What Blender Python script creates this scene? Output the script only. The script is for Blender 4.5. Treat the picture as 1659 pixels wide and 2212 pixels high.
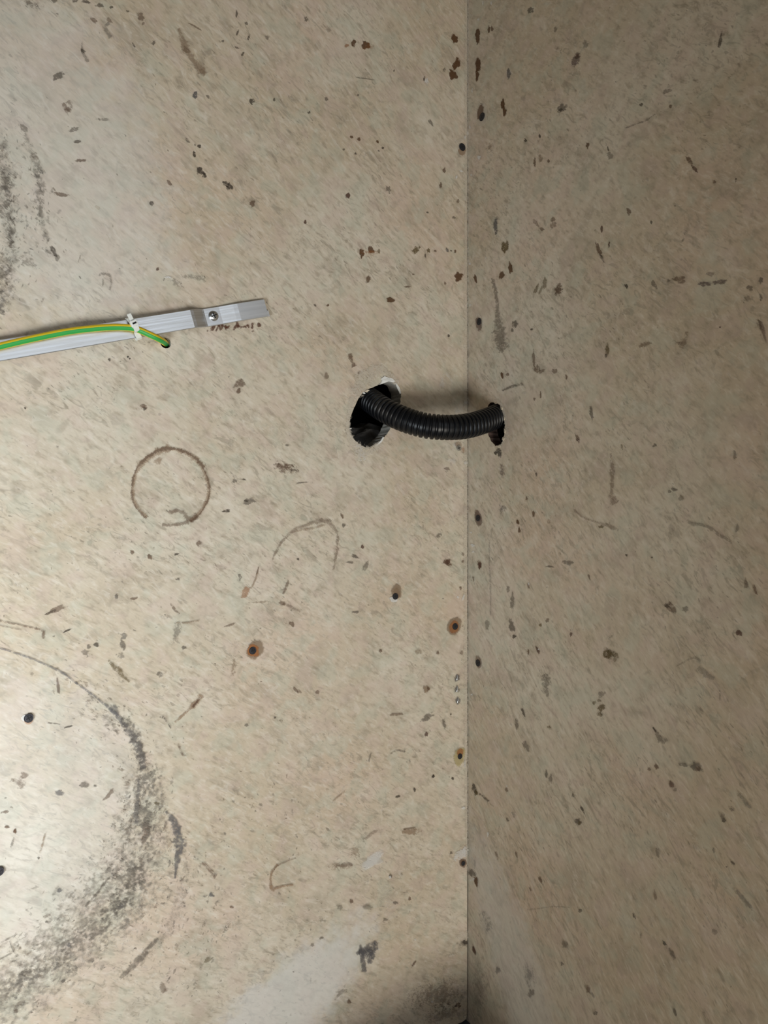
import bpy, bmesh, math, random
from mathutils import Vector, Matrix, Quaternion
for o in list(bpy.data.objects):
    bpy.data.objects.remove(o, do_unlink=True)
random.seed(7)
SC = bpy.context.scene
COL = SC.collection

# ------------------------------------------------------------------ camera
F = 1600.0                      # focal length in pixels of a 1659 x 2212 frame
CX, CY = 829.5, 1106.0
HCAM = 0.62                     # camera height above the floor
TH = math.radians(31.0)         # turn of the left panel from facing the camera
c_, s_ = math.cos(TH), math.sin(TH)
DEP = 0.84
CORNER = Vector(((1011.0 - CX) / F * DEP, DEP, 0.0))
cam_d = bpy.data.cameras.new('camera')
cam_d.sensor_fit = 'VERTICAL'; cam_d.sensor_height = 36.0
cam_d.lens = 36.0 * F / 2212.0
cam_d.clip_start = 0.01
cam = bpy.data.objects.new('camera', cam_d); COL.objects.link(cam)
cam.location = (0, 0, HCAM); cam.rotation_euler = (math.radians(90), 0, 0)
SC.camera = cam

# ------------------------------------------------------------------ light
SC.view_settings.view_transform = 'Standard'; SC.view_settings.look = 'None'
SC.view_settings.gamma = 1.0; SC.view_settings.use_curve_mapping = False
SC.view_settings.exposure = 0.12
SC.cycles.transparent_max_bounces = 40
SC.cycles.max_bounces = 5; SC.cycles.diffuse_bounces = 3; SC.cycles.glossy_bounces = 2; SC.cycles.transmission_bounces = 0
w = bpy.data.worlds.new('world'); SC.world = w; w.use_nodes = True
bg = w.node_tree.nodes['Background']
bg.inputs['Color'].default_value = (1.0, 0.85, 0.62, 1); bg.inputs['Strength'].default_value = 0.07

def area(name, loc, target, sx, sy, power, color):
    d = bpy.data.lights.new(name, 'AREA'); d.shape = 'RECTANGLE'; d.size = sx; d.size_y = sy
    d.energy = power; d.color = color
    o = bpy.data.objects.new(name, d); COL.objects.link(o)
    o.location = loc
    o.rotation_euler = (Vector(target) - Vector(loc)).to_track_quat('-Z', 'Y').to_euler()
    return o
# daylight: a low opening behind the camera, a window high on the right behind; plus an added cool fill lamp low on the left to brighten the left board
area('daylight_opening', (0.68, -1.25, -0.58), (-0.05, 0.75, 0.50), 0.45, 0.70, 25.0, (1.0, 0.95, 0.865))
area('daylight_window', (1.30, -1.20, 1.30), (-0.20, 0.66, 0.75), 1.40, 1.20, 5.6, (0.90, 0.96, 1.0))
fill_lamp = area('left_fill', (-0.44, -0.16, 0.22), (-0.50, 0.52, 0.48), 0.30, 0.30, 2.25, (0.86, 0.94, 1.0))
fill_lamp.data.spread = math.radians(88)

# ------------------------------------------------------------------ frames of the two panels
XL, NL = Vector((c_, s_, 0)), Vector((s_, -c_, 0))
XR, NR = Vector((s_, -c_, 0)), Vector((-c_, -s_, 0))
def frame(X, N):
    m = Matrix((X, Vector((0, 0, 1)), N)).transposed().to_4x4(); m.translation = CORNER; return m
ML, MR = frame(XL, NL), frame(XR, NR)

def on_wall(side, px, py, h=0.0):
    """photo pixel -> (x, y) in the frame of that panel, on the plane h in front of it"""
    X, N = (XL, NL) if side == 'L' else (XR, NR)
    d = Vector(((px - CX) / F, 1.0, -(py - CY) / F))
    o = Vector((0, 0, HCAM))
    s = (N.dot(CORNER - o) + h) / N.dot(d)
    P = o + d * s
    return ((P - CORNER).dot(X), P.z)
def at(px, py, depth):
    return Vector(((px - CX) / F * depth, depth, HCAM - (py - CY) / F * depth))

# ------------------------------------------------------------------ helpers
def tag(o, label=None, cat=None, group=None, kind=None):
    if label: o['label'] = label
    if cat: o['category'] = cat
    if group: o['group'] = group
    if kind: o['kind'] = kind
    return o
def obj(name, me, mat, parent=None, matrix=None):
    o = bpy.data.objects.new(name, me); COL.objects.link(o)
    if mat is not None and len(me.materials) == 0: me.materials.append(mat)
    if parent is not None: o.parent = parent
    if matrix is not None: o.matrix_world = matrix
    return o
def mesh(name, verts, faces, smooth=False):
    me = bpy.data.meshes.new(name); me.from_pydata([tuple(v) for v in verts], [], faces); me.update()
    if smooth: me.polygons.foreach_set('use_smooth', [True] * len(me.polygons))
    return me
def empty(name, loc, matrix=None):
    o = bpy.data.objects.new(name, None); COL.objects.link(o); o.empty_display_size = 0.02
    if matrix is not None: o.matrix_world = matrix
    else: o.location = loc
    return o
def srgb(r, g, b):
    f = lambda v: (v / 255 / 12.92) if v / 255 <= 0.04045 else ((v / 255 + 0.055) / 1.055) ** 2.4
    return (f(r), f(g), f(b))

# ------------------------------------------------------------------ materials
class NT:
    def __init__(self, name):
        self.m = bpy.data.materials.new(name); self.m.use_nodes = True
        self.t = self.m.node_tree; self.n = self.t.nodes; self.n.clear()
        self.out = self.n.new('ShaderNodeOutputMaterial')
    def new(self, typ, **kw):
        nd = self.n.new(typ)
        for k, v in kw.items(): setattr(nd, k, v)
        return nd
    def link(self, a, b): self.t.links.new(a, b)
    def noise(self, vec, scale, detail=3.0, rough=0.55, dist=0.0):
        nd = self.new('ShaderNodeTexNoise'); nd.inputs['Scale'].default_value = scale
        nd.inputs['Detail'].default_value = detail; nd.inputs['Roughness'].default_value = rough
        nd.inputs['Distortion'].default_value = dist
        self.link(vec, nd.inputs['Vector']); return nd.outputs['Fac']
    def ramp(self, fac, a, b, va=0.0, vb=1.0):
        nd = self.new('ShaderNodeMapRange', interpolation_type='SMOOTHSTEP')
        nd.inputs['From Min'].default_value = a; nd.inputs['From Max'].default_value = b
        nd.inputs['To Min'].default_value = va; nd.inputs['To Max'].default_value = vb
        self.link(fac, nd.inputs['Value']); return nd.outputs['Result']
    def mix(self, fac, a, b, blend='MIX'):
        nd = self.new('ShaderNodeMix', data_type='RGBA', blend_type=blend)
        for s, v in ((0, fac), (6, a), (7, b)):
            if isinstance(v, (float, int)): nd.inputs[s].default_value = v
            elif isinstance(v, tuple): nd.inputs[s].default_value = (*v, 1)
            else: self.link(v, nd.inputs[s])
        return nd.outputs[2]
    def math(self, op, a, b=0.0, clamp=False):
        nd = self.new('ShaderNodeMath', operation=op, use_clamp=clamp)
        for s, v in ((0, a), (1, b)):
            if isinstance(v, (float, int)): nd.inputs[s].default_value = v
            else: self.link(v, nd.inputs[s])
        return nd.outputs[0]
    def bsdf(self, color, rough=0.5, metal=0.0, spec=0.5):
        b = self.new('ShaderNodeBsdfPrincipled')
        if isinstance(color, tuple): b.inputs['Base Color'].default_value = (*color, 1)
        else: self.link(color, b.inputs['Base Color'])
        if isinstance(rough, (float, int)): b.inputs['Roughness'].default_value = rough
        else: self.link(rough, b.inputs['Roughness'])
        b.inputs['Metallic'].default_value = metal
        b.inputs['Specular IOR Level'].default_value = spec
        self.link(b.outputs[0], self.out.inputs[0]); self.b = b; return b
    def bump(self, h, strength=0.3, dist=0.001):
        nd = self.new('ShaderNodeBump'); nd.inputs['Strength'].default_value = strength
        nd.inputs['Distance'].default_value = dist
        self.link(h, nd.inputs['Height']); self.link(nd.outputs[0], self.b.inputs['Normal'])

def plain(name, color, rough=0.5, metal=0.0, spec=0.5, nscale=60.0, var=0.25, bump=0.0):
    k = NT(name); tc = k.new('ShaderNodeTexCoord')
    n = k.noise(tc.outputs['Object'], nscale, 4)
    dark = tuple(v * (1 - var) for v in color); lite = tuple(min(1, v * (1 + var)) for v in color)
    k.bsdf(k.mix(n, dark, lite), rough, metal, spec)
    if bump: k.bump(n, bump)
    return k.m

def board(name, grain_deg, seed, daylight_and_pale):
    """worn tan fibreboard: mottled, with diagonal grain, fine dark flecks and painted-in pale daylight"""
    k = NT(name); tc = k.new('ShaderNodeTexCoord')
    mp = k.new('ShaderNodeMapping'); mp.inputs['Location'].default_value = (seed, seed * 0.37, 0)
    k.link(tc.outputs['Object'], mp.inputs['Vector']); P = mp.outputs[0]
    rot = k.new('ShaderNodeMapping', vector_type='TEXTURE')
    rot.inputs['Rotation'].default_value = (0, 0, math.radians(grain_deg))
    rot.inputs['Scale'].default_value = (2.6, 1, 1)
    k.link(P, rot.inputs['Vector']); G = rot.outputs[0]
    big = k.noise(P, 4.5, 2, 0.6, 0.4)
    mid = k.noise(P, 28, 3, 0.6, 0.5)
    fine = k.noise(G, 220, 2, 0.65)
    flecks = k.noise(G, 330, 1, 0.5)
    flecks2 = k.noise(G, 120, 2, 0.55)
    area_ = k.noise(P, 11, 1, 0.55)
    pinkn = k.noise(P, 7.3, 1, 0.5, 0.0)
    col = k.mix(k.ramp(big, 0.35, 0.65), srgb(196, 181, 158), srgb(206, 196, 178))
    col = k.mix(k.math('MULTIPLY', k.ramp(pinkn, 0.5, 0.7), 0.5), col, srgb(204, 181, 160))
    col = k.mix(k.math('MULTIPLY', k.ramp(mid, 0.50, 0.70), 0.55), col, srgb(172, 160, 142))
    m2 = k.noise(P, 75, 2, 0.65, 0.6)
    col = k.mix(k.math('MULTIPLY', k.ramp(m2, 0.54, 0.70), 0.40), col, srgb(158, 147, 131))
    col = k.mix(k.math('MULTIPLY', k.ramp(mid, 0.48, 0.28), 0.35), col, srgb(216, 208, 194))
    col = k.mix(k.math('MULTIPLY', k.ramp(fine, 0.50, 0.72), 0.55), col, srgb(160, 146, 126))
    col = k.mix(k.math('MULTIPLY', k.ramp(fine, 0.48, 0.27), 0.40), col, srgb(224, 216, 203))
    f1 = k.math('MULTIPLY', k.ramp(flecks, 0.66, 0.74), k.ramp(area_, 0.38, 0.62))
    col = k.mix(k.math('MULTIPLY', f1, 0.55), col, srgb(112, 100, 86))
    f2 = k.math('MULTIPLY', k.ramp(flecks2, 0.64, 0.74), k.ramp(area_, 0.62, 0.42))
    col = k.mix(k.math('MULTIPLY', f2, 0.42), col, srgb(130, 120, 106))
    m3 = k.noise(G, 150, 3, 0.7, 1.2)
    col = k.mix(k.math('MULTIPLY', k.math('MULTIPLY', k.ramp(m3, 0.53, 0.66), k.ramp(area_, 0.34, 0.58)), 0.50), col, srgb(142, 132, 117))
    col = k.mix(k.math('MULTIPLY', k.ramp(m3, 0.45, 0.33), 0.35), col, srgb(222, 215, 203))
    hue = k.noise(P, 38, 2, 0.6, 0.0)
    col = k.mix(k.math('MULTIPLY', k.ramp(hue, 0.52, 0.64), 0.30), col, srgb(186, 190, 172))
    col = k.mix(k.math('MULTIPLY', k.ramp(hue, 0.48, 0.36), 0.30), col, srgb(202, 180, 168))
    # pale grey daylight painted into the board colour, ragged by noise; one small patch is real
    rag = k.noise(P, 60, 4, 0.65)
    for side, px, py, hl, hw_, ang, st in daylight_and_pale:
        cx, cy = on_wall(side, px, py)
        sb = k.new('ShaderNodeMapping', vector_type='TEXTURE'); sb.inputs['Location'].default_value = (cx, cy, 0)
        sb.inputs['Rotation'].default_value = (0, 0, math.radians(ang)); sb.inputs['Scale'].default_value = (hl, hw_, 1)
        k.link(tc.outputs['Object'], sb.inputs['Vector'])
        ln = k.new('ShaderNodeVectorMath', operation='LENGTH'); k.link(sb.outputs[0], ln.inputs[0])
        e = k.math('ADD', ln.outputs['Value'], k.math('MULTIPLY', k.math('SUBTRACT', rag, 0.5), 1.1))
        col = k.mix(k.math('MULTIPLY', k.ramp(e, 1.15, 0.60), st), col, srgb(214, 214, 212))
    k.bsdf(col, k.ramp(mid, 0.3, 0.7, 0.42, 0.58), 0.0, 0.35)
    hgt = k.noise(G, 420, 1, 0.6)
    k.bump(hgt, 0.15, 0.0006)
    return k.m

def mark_material():
    """dirt, rust and scuffs lying on the boards: colour and strength come with each mark, ragged by noise"""
    k = NT('surface_mark'); tc = k.new('ShaderNodeTexCoord')
    a = k.new('ShaderNodeAttribute', attribute_name='cover'); st = k.new('ShaderNodeAttribute', attribute_name='strength')
    cl = k.new('ShaderNodeAttribute', attribute_name='tint')
    rt = k.new('ShaderNodeMapping', vector_type='TEXTURE'); rt.inputs['Rotation'].default_value = (0, 0, math.radians(-38)); rt.inputs['Scale'].default_value = (2.4, 1, 1)
    k.link(tc.outputs['Object'], rt.inputs['Vector'])
    n = k.noise(rt.outputs[0], 900, 2, 0.7); n2 = k.noise(tc.outputs['Object'], 240, 2, 0.65)
    v = k.math('ADD', a.outputs['Fac'], k.math('MULTIPLY', k.math('SUBTRACT', k.math('ADD', n, n2), 1.0), 2.5))
    al = k.math('MULTIPLY', k.math('MULTIPLY', k.ramp(v, 0.05, 0.95), st.outputs['Fac']), 0.74, True)
    col = k.mix(k.math('MULTIPLY', n2, 0.5), cl.outputs['Color'], (0.16, 0.13, 0.10), 'SOFT_LIGHT')
    b = k.bsdf(col, 0.5, 0, 0.3)
    tr = k.new('ShaderNodeBsdfTransparent'); mx = k.new('ShaderNodeMixShader')
    k.link(al, mx.inputs[0]); k.link(tr.outputs[0], mx.inputs[1]); k.link(b.outputs[0], mx.inputs[2])
    k.link(mx.outputs[0], k.out.inputs[0])
    return k.m

M = {}
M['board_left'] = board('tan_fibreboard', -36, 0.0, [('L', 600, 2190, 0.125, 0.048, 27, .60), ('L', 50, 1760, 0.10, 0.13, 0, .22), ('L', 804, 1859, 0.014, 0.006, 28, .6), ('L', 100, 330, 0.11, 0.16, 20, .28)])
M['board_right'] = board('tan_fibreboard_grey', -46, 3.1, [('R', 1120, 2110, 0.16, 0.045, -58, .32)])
M['cut'] = plain('cut_board_core', srgb(176, 172, 163), 0.9, nscale=140, var=0.4, bump=0.8)
M['cut_dark'] = plain('cut_board_rusty', srgb(92, 72, 64), 0.9, nscale=140, var=0.5, bump=0.8)
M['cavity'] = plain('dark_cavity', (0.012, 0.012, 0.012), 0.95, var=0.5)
M['floor'] = plain('dark_blue_shade_ledge', (0.055, 0.058, 0.075), 0.7, var=0.3)
M['mark'] = mark_material()
M['white_fibre'] = plain('torn_white_facing', srgb(226, 226, 222), 0.8, nscale=200, var=0.1)
M['tan_fibre'] = plain('torn_tan_facing', srgb(205, 192, 170), 0.85, nscale=200, var=0.15)
M['insul'] = plain('grey_insulation', (0.13, 0.13, 0.13), 0.95, nscale=90, var=0.6, bump=0.9)
M['black'] = None
k = NT('black_conduit_plastic'); tc = k.new('ShaderNodeTexCoord')
n = k.noise(tc.outputs['Object'], 35, 4, 0.6); n2 = k.noise(tc.outputs['Object'], 260, 3, 0.6)
dust = k.math('MULTIPLY', k.ramp(n, 0.56, 0.72), k.ramp(n2, 0.50, 0.66))
k.bsdf(k.mix(k.math('MULTIPLY', dust, 0.5), (0.0035, 0.0042, 0.006), (0.07, 0.066, 0.058)), 0.36, 0, 0.35)
M['black'] = k.m
k = NT('brushed_aluminium'); tc = k.new('ShaderNodeTexCoord')
mp = k.new('ShaderNodeMapping', vector_type='TEXTURE'); mp.inputs['Rotation'].default_value = (0, 0, math.atan2(on_wall('L', 573.5, 665.5)[1] - on_wall('L', 2, 757.5)[1], on_wall('L', 573.5, 665.5)[0] - on_wall('L', 2, 757.5)[0])); mp.inputs['Scale'].default_value = (0.08, 0.0016, 0.02)
k.link(tc.outputs['Object'], mp.inputs['Vector'])
n = k.noise(mp.outputs[0], 1.0, 4, 0.6)
k.bsdf(k.mix(n, (0.62, 0.65, 0.70), (0.86, 0.88, 0.92)), k.ramp(n, 0.3, 0.7, 0.30, 0.48), 1.0)
k.bump(n, 0.12, 0.0004); M['alu'] = k.m
M['steel'] = plain('zinc_steel', (0.62, 0.64, 0.66), 0.28, 1.0, var=0.2)
M['dark_steel'] = plain('dark_screw_steel', (0.035, 0.034, 0.04), 0.5, 0.6, nscale=400, var=0.5)
M['recess'] = plain('screw_recess', (0.008, 0.008, 0.008), 0.8)
M['yellow'] = plain('yellow_insulation', srgb(226, 196, 40), 0.4, nscale=90, var=0.08)
M['green'] = plain('green_insulation', srgb(52, 160, 74), 0.4, nscale=90, var=0.08)
M['nylon'] = plain('white_nylon', srgb(224, 226, 220), 0.35, var=0.05)
M['copper'] = M['recess']

# ------------------------------------------------------------------ panels
def outline(side, pts, sub=5, jag=0.0006, seed=1):
    """closed hole outline: photo points on that panel, smoothed and given a ragged edge"""
    rnd = random.Random(seed); P = [Vector(on_wall(side, *p)) for p in pts]; n = len(P); out = []
    for i in range(n):
        p0, p1, p2, p3 = P[i - 1], P[i], P[(i + 1) % n], P[(i + 2) % n]
        for j in range(sub):
            t = j / sub
            q = 0.5 * ((2 * p1) + (-p0 + p2) * t + (2 * p0 - 5 * p1 + 4 * p2 - p3) * t * t + (-p0 + 3 * p1 - 3 * p2 + p3) * t ** 3)
            out.append(q + Vector((rnd.uniform(-jag, jag), rnd.uniform(-jag, jag))))
    return out
def panel(name, loops, th, mats, matrix):
    """flat board with holes: 2D filled curve turned into a mesh, front face at local z = 0"""
    cu = bpy.data.curves.new(name, 'CURVE'); cu.dimensions = '2D'; cu.fill_mode = 'BOTH'; cu.extrude = th / 2
    for lp in loops:
        sp = cu.splines.new('POLY'); sp.points.add(len(lp) - 1); sp.use_cyclic_u = True
        for q, p in zip(sp.points, lp): q.co = (p[0], p[1], 0, 1)
    tmp = bpy.data.objects.new('tmp', cu); COL.objects.link(tmp)
    dg = bpy.context.evaluated_depsgraph_get(); dg.update()
    me = bpy.data.meshes.new_from_object(tmp.evaluated_get(dg))
    bpy.data.objects.remove(tmp); bpy.data.curves.remove(cu)
    me.name = name
    me.transform(Matrix.Translation((0, 0, -th / 2)))
    me.materials.clear()
    for m in mats: me.materials.append(m)
    for p in me.polygons:
        p.use_smooth = False
        p.material_index = 0 if abs(p.normal.z) > 0.5 else 1
    return tag(obj(name, me, None, None, matrix), kind='structure')

HOLE_L = [(852, 825), (836, 823), (815, 832), (796, 841), (781, 851), (771, 868), (761, 889), (756, 908), (754, 923),
          (757, 937), (765, 950), (778, 960), (792, 966), (808, 962), (822, 950), (836, 937), (846, 918), (857, 895), (864, 872), (866, 850), (861, 836)]
HOLE_R = [(1060, 869), (1070, 872), (1078, 874), (1083, 884), (1089, 904), (1091, 925), (1088, 944), (1082, 961), (1070, 963),
          (1060, 950), (1053, 930), (1050, 906), (1053, 882)]
hl = outline('L', HOLE_L, 5, 0.0005, 3)
hr = outline('R', HOLE_R, 5, 0.0006, 4)
wx, wy = on_wall('L', 358, 741)
hw = [(wx + 0.0048 * math.cos(a * math.pi / 8), wy + 0.0048 * math.sin(a * math.pi / 8)) for a in range(16)]
chip = [on_wall('L', *p) for p in ((1012.5, 2168), (1012, 2183), (1010, 2194), (1006, 2202), (998, 2208), (988, 2212), (965, 2219), (930, 2226))]
yb = chip[-1][1] - 0.004
TOPZ = 1.42
left_loop = [(-0.95, yb), (-0.95, TOPZ), (-0.0014, TOPZ), (-0.0014, chip[0][1])] + [(min(p[0], -0.0016), p[1]) for p in chip] + [(chip[-1][0] - 0.03, yb)]
wall_left = panel('wall_left', [left_loop, hl, hw], 0.020, [M['board_left'], M['cut']], ML)
wall_right = panel('wall_right', [[(-0.030, 0.0), (0.80, 0.0), (0.80, TOPZ), (-0.030, TOPZ)], hr], 0.014, [M['board_right'], M['cut_dark']], MR)

def box(name, lo, hi, mat, matrix, kind='structure'):
    x0, y0, z0 = lo; x1, y1, z1 = hi
    v = [(x0, y0, z0), (x1, y0, z0), (x1, y1, z0), (x0, y1, z0), (x0, y0, z1), (x1, y0, z1), (x1, y1, z1), (x0, y1, z1)]
    f = [(0, 3, 2, 1), (4, 5, 6, 7), (0, 1, 5, 4), (1, 2, 6, 5), (2, 3, 7, 6), (3, 0, 4, 7)]
    return tag(obj(name, mesh(name, v, f), mat, None, matrix), kind=kind)
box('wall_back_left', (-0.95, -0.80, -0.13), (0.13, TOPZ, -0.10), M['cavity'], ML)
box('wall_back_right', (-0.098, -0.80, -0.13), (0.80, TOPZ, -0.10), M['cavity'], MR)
box('floor', (-1.2, -1.6, -0.83), (1.2, 1.4, -0.80), M['floor'], Matrix.Identity(4))

# added dark ledge, unseen below the frame, shaped to shade the foot of the joint
lg = [(-0.06, 0.0006), (0.17, 0.0006), (0.22, 0.05), (0.22, 0.18), (0.13, 0.25), (-0.06, 0.25)]; zl = yb - 0.004
me = mesh('shade_ledge_1', [(x, zl - 0.025, z) for x, z in lg] + [(x, zl, z) for x, z in lg], [(0, 1, 2, 3, 4, 5), (11, 10, 9, 8, 7, 6)] + [((i + 1) % 6, i, 6 + i, 6 + (i + 1) % 6) for i in range(6)])
tag(obj('shade_ledge_1', me, M['floor'], None, MR), kind='structure')

# ------------------------------------------------------------------ marks on the boards
C = dict(rust=srgb(98, 62, 26), brown=srgb(118, 92, 73), dk=srgb(76, 67, 58), grey=srgb(120, 112, 102), slate=srgb(108, 107, 110),
         olive=srgb(110, 92, 48), red=srgb(92, 56, 44), tan=srgb(164, 138, 112), halo=srgb(160, 140, 118), pale=srgb(222, 214, 200),
         white=srgb(232, 231, 228), orange=srgb(178, 120, 72), black=srgb(24, 22, 22), plum=srgb(116, 98, 96), smoke=srgb(150, 144, 134),
         pale_daylight=srgb(206, 206, 205), ink=srgb(104, 66, 48), yel=srgb(196, 182, 128))
class Marks:
    def __init__(self): self.v, self.f, self.a, self.s, self.c = [], [], [], [], []
    def add(self, p, a, s, c): self.v.append(p); self.a.append(a); self.s.append(s); self.c.append(c); return len(self.v) - 1
    def build(self, name, parent, kind=None):
        me = mesh(name, self.v, self.f)
        me.attributes.new('cover', 'FLOAT', 'POINT').data.foreach_set('value', self.a)
        me.attributes.new('strength', 'FLOAT', 'POINT').data.foreach_set('value', self.s)
        at_ = me.attributes.new('tint', 'FLOAT_COLOR', 'POINT')
        at_.data.foreach_set('color', [q for c in self.c for q in (*c, 1.0)])
        o = obj(name, me, M['mark']); o.parent = parent
        if kind: o['kind'] = kind
        return o
lift = {'L': 0.00010, 'R': 0.00010}
def next_lift(side):
    lift[side] += 0.000003; return lift[side]
def blob_pts(mk, conv, h, L, W, ang, col, st, soft, seg=14, rough=0.35, rnd=random, gain=1.0):
    """an irregular patch: centre, inner ring, ragged outer ring; conv maps plane offsets to the panel"""
    ph = [rnd.uniform(0, 6.28) for _ in range(4)]; am = [rnd.uniform(0.3, 1) for _ in range(4)]
    ca, sa = math.cos(ang), math.sin(ang)
    cen = mk.add((*conv(0, 0), h), gain, st, col); rings = []
    inner = 0.72 if not soft else 0.35
    for r, a in ((inner, 0.95 if not soft else 0.75), (1.0 if not soft else 0.75, 0.5 if not soft else 0.32), (1.28, -0.1)):
        ring = []
        for i in range(seg):
            t = 2 * math.pi * i / seg
            k_ = 1 + rough * (am[0] * math.sin(2 * t + ph[0]) + am[1] * math.sin(3 * t + ph[1]) + am[2] * math.sin(5 * t + ph[2])) / 2.2
            x, y = r * k_ * L / 2 * math.cos(t), r * k_ * W / 2 * math.sin(t)
            ring.append(mk.add((*conv(x * ca - y * sa, x * sa + y * ca), h), a * gain, st, col))
        rings.append(ring)
    for i in range(seg):
        j = (i + 1) % seg
        mk.f.append((cen, rings[0][j], rings[0][i]))
        for q in range(2): mk.f.append((rings[q][i], rings[q][j], rings[q + 1][j], rings[q + 1][i]))
def spot(side, px, py, L, W, ang=0, col='grey', st=0.8, soft=False, name='stain', rough=0.35):
    """one mark, given as seen in the photograph (pixels, degrees clockwise) and laid onto its panel"""
    mk = Marks(); h = next_lift(side)
    blob_pts(mk, lambda x, y: on_wall(side, px + x, py + y), h, L, W, math.radians(ang), C[col], st, soft, 18 if L < 40 else 28, rough, random, 1.9 if name == 'screw_stain' else (1.35 if name == 'rust_spot' else 1.0))
    return mk.build(name, wall_left if side == 'L' else wall_right)
def smooth_line(pts, sub=6):
    if len(pts) < 3: sub = 4
    out = []; n = len(pts)
    for i in range(n - 1):
        p0, p1, p2, p3 = pts[max(i - 1, 0)], pts[i], pts[i + 1], pts[min(i + 2, n - 1)]
        for j in range(sub):
            t = j / sub
            out.append(tuple(0.5 * ((2 * b) + (-a + c) * t + (2 * a - 5 * b + 4 * c - d) * t * t + (-a + 3 * b - 3 * c + d) * t ** 3)
                             for a, b, c, d in zip(p0, p1, p2, p3)))
    out.append(tuple(pts[-1])); return out
def stroke(side, pts, col='grey', st=0.8, name='scratch', soft=False, jag=0.2):
    """a drawn mark: (px, py, width px) points along it"""
    mk = Marks(); h = next_lift(side); P = smooth_line(pts); rows = []
    for i, (x, y, wd) in enumerate(P):
        a, b = P[max(i - 1, 0)], P[min(i + 1, len(P) - 1)]
        dx, dy = b[0] - a[0], b[1] - a[1]; l = math.hypot(dx, dy) or 1
        nx, ny = -dy / l, dx / l; row = []
        e = 0.0 if i in (0, len(P) - 1) else 1.0
        for q, cv in ((-0.8, -0.1), (-0.36, 0.8 if not soft else 0.45), (0.36, 0.8 if not soft else 0.45), (0.8, -0.1)):
            k_ = q * wd * (1 + random.uniform(-jag, jag))
            row.append(mk.add((*on_wall(side, x + nx * k_, y + ny * k_), h), cv * e * (1.35 if name == 'coffee_ring' else 1.0), st, C[col]))
        rows.append(row)
    for a, b in zip(rows, rows[1:]):
        for q in range(3): mk.f.append((a[q], a[q + 1], b[q + 1], b[q]))
    return mk.build(name, wall_left if side == 'L' else wall_right)

# uncountable fine specks over each whole board
def specks(side, parent, n, x0, x1, grain, seed, dens, bands=()):
    rnd = random.Random(seed); mk = Marks(); N = n; h = 0.00008
    pal = ['dk', 'grey', 'brown', 'grey', 'smoke', 'dk', 'slate', 'brown']
    clusters = [(rnd.uniform(x0, x1), rnd.uniform(0.05, TOPZ), rnd.uniform(0.03, 0.09)) for _ in range(70)]
    while N > 0:
        if rnd.random() < 0.5:
            cx, cy, r = rnd.choice(clusters); x, y = rnd.gauss(cx, r), rnd.gauss(cy, r)
        else: x, y = rnd.uniform(x0, x1), rnd.uniform(0.05, TOPZ)
        if not (x0 < x < x1 and 0.05 < y < TOPZ - 0.01) or rnd.random() > dens(x, y): continue
        L = min(0.0007 + rnd.expovariate(1 / 0.0011), 0.007); W = L * rnd.uniform(0.25, 0.7)
        st = rnd.uniform(0.12, 0.50) * (1.0 if L < 0.0025 else 0.5)
        blob_pts(mk, lambda a, b: (x + a, y + b), h, L, W, math.radians(grain + rnd.gauss(0, 28)), C[rnd.choice(pal)], st, L > 0.004, 7, 0.5, rnd)
        N -= 1
    for pts, cnt, spread, Lm in bands:
        P = smooth_line([(*on_wall(side, a, b), q) for a, b, q in pts], 12)
        for _ in range(cnt):
            i = rnd.randrange(1, len(P) - 1); q = P[i]; sp = q[2] * spread
            tx, ty = P[i + 1][0] - P[i - 1][0], P[i + 1][1] - P[i - 1][1]
            x, y = q[0] + rnd.gauss(0, sp), q[1] + rnd.gauss(0, sp)
            if not (x0 < x < x1): continue
            L = min(0.001 + rnd.expovariate(1 / Lm), 0.014)
            blob_pts(mk, lambda a, b: (x + a, y + b), h, L, L * rnd.uniform(0.25, 0.6), math.atan2(ty, tx) + rnd.gauss(0, 0.45), C[rnd.choice(('grey', 'smoke', 'brown', 'grey', 'slate'))], rnd.uniform(0.2, 0.5), L > 0.003, 8, 0.5, rnd)
    return mk.build('specks', parent, 'stuff')
inh = lambda px, py, pts, r: any((px - a) ** 2 + (py - b) ** 2 < r * r for a, b in pts)
cl_ = on_wall('L', 808, 895); cr_ = on_wall('R', 1071, 916)
specks('L', wall_left, 4600, -0.94, -0.004, -36, 11, lambda x, y: 0.0 if (x - cl_[0]) ** 2 + (y - cl_[1]) ** 2 < 0.050 ** 2 else (0.45 if y > 0.85 else (0.95 if x < -0.2 else 0.6)),
       [([(312,1660,1),(318,1740,1.3),(306,1800,1.6),(290,1862,2),(254,1937,2.4),(189,2001,2.4),(118,2065,2.2),(51,2126,2.2),(-40,2180,2.2)], 900, 0.0090, 0.0030),
        ([(130,1452,1),(243,1536,1),(290,1597,1),(306,1650,1)], 140, 0.010, 0.0022),
        ([(0,300,1),(12,400,1),(22,520,1),(5,650,1)], 260, 0.010, 0.0025), ([(80,360,1),(90,460,1),(110,560,1)], 90, 0.008, 0.0025),
        ([(560,1700,1),(600,1850,1.5),(700,1960,1.5)], 160, 0.02, 0.002), ([(400,1850,1),(430,2000,1.4),(380,2120,1.4)], 260, 0.018, 0.0022)])
specks('R', wall_right, 2400, 0.004, 0.79, -44, 12, lambda x, y: 0.0 if (x - cr_[0]) ** 2 + (y - cr_[1]) ** 2 < 0.034 ** 2 else (0.35 if y > 0.8 else 0.9))

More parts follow.
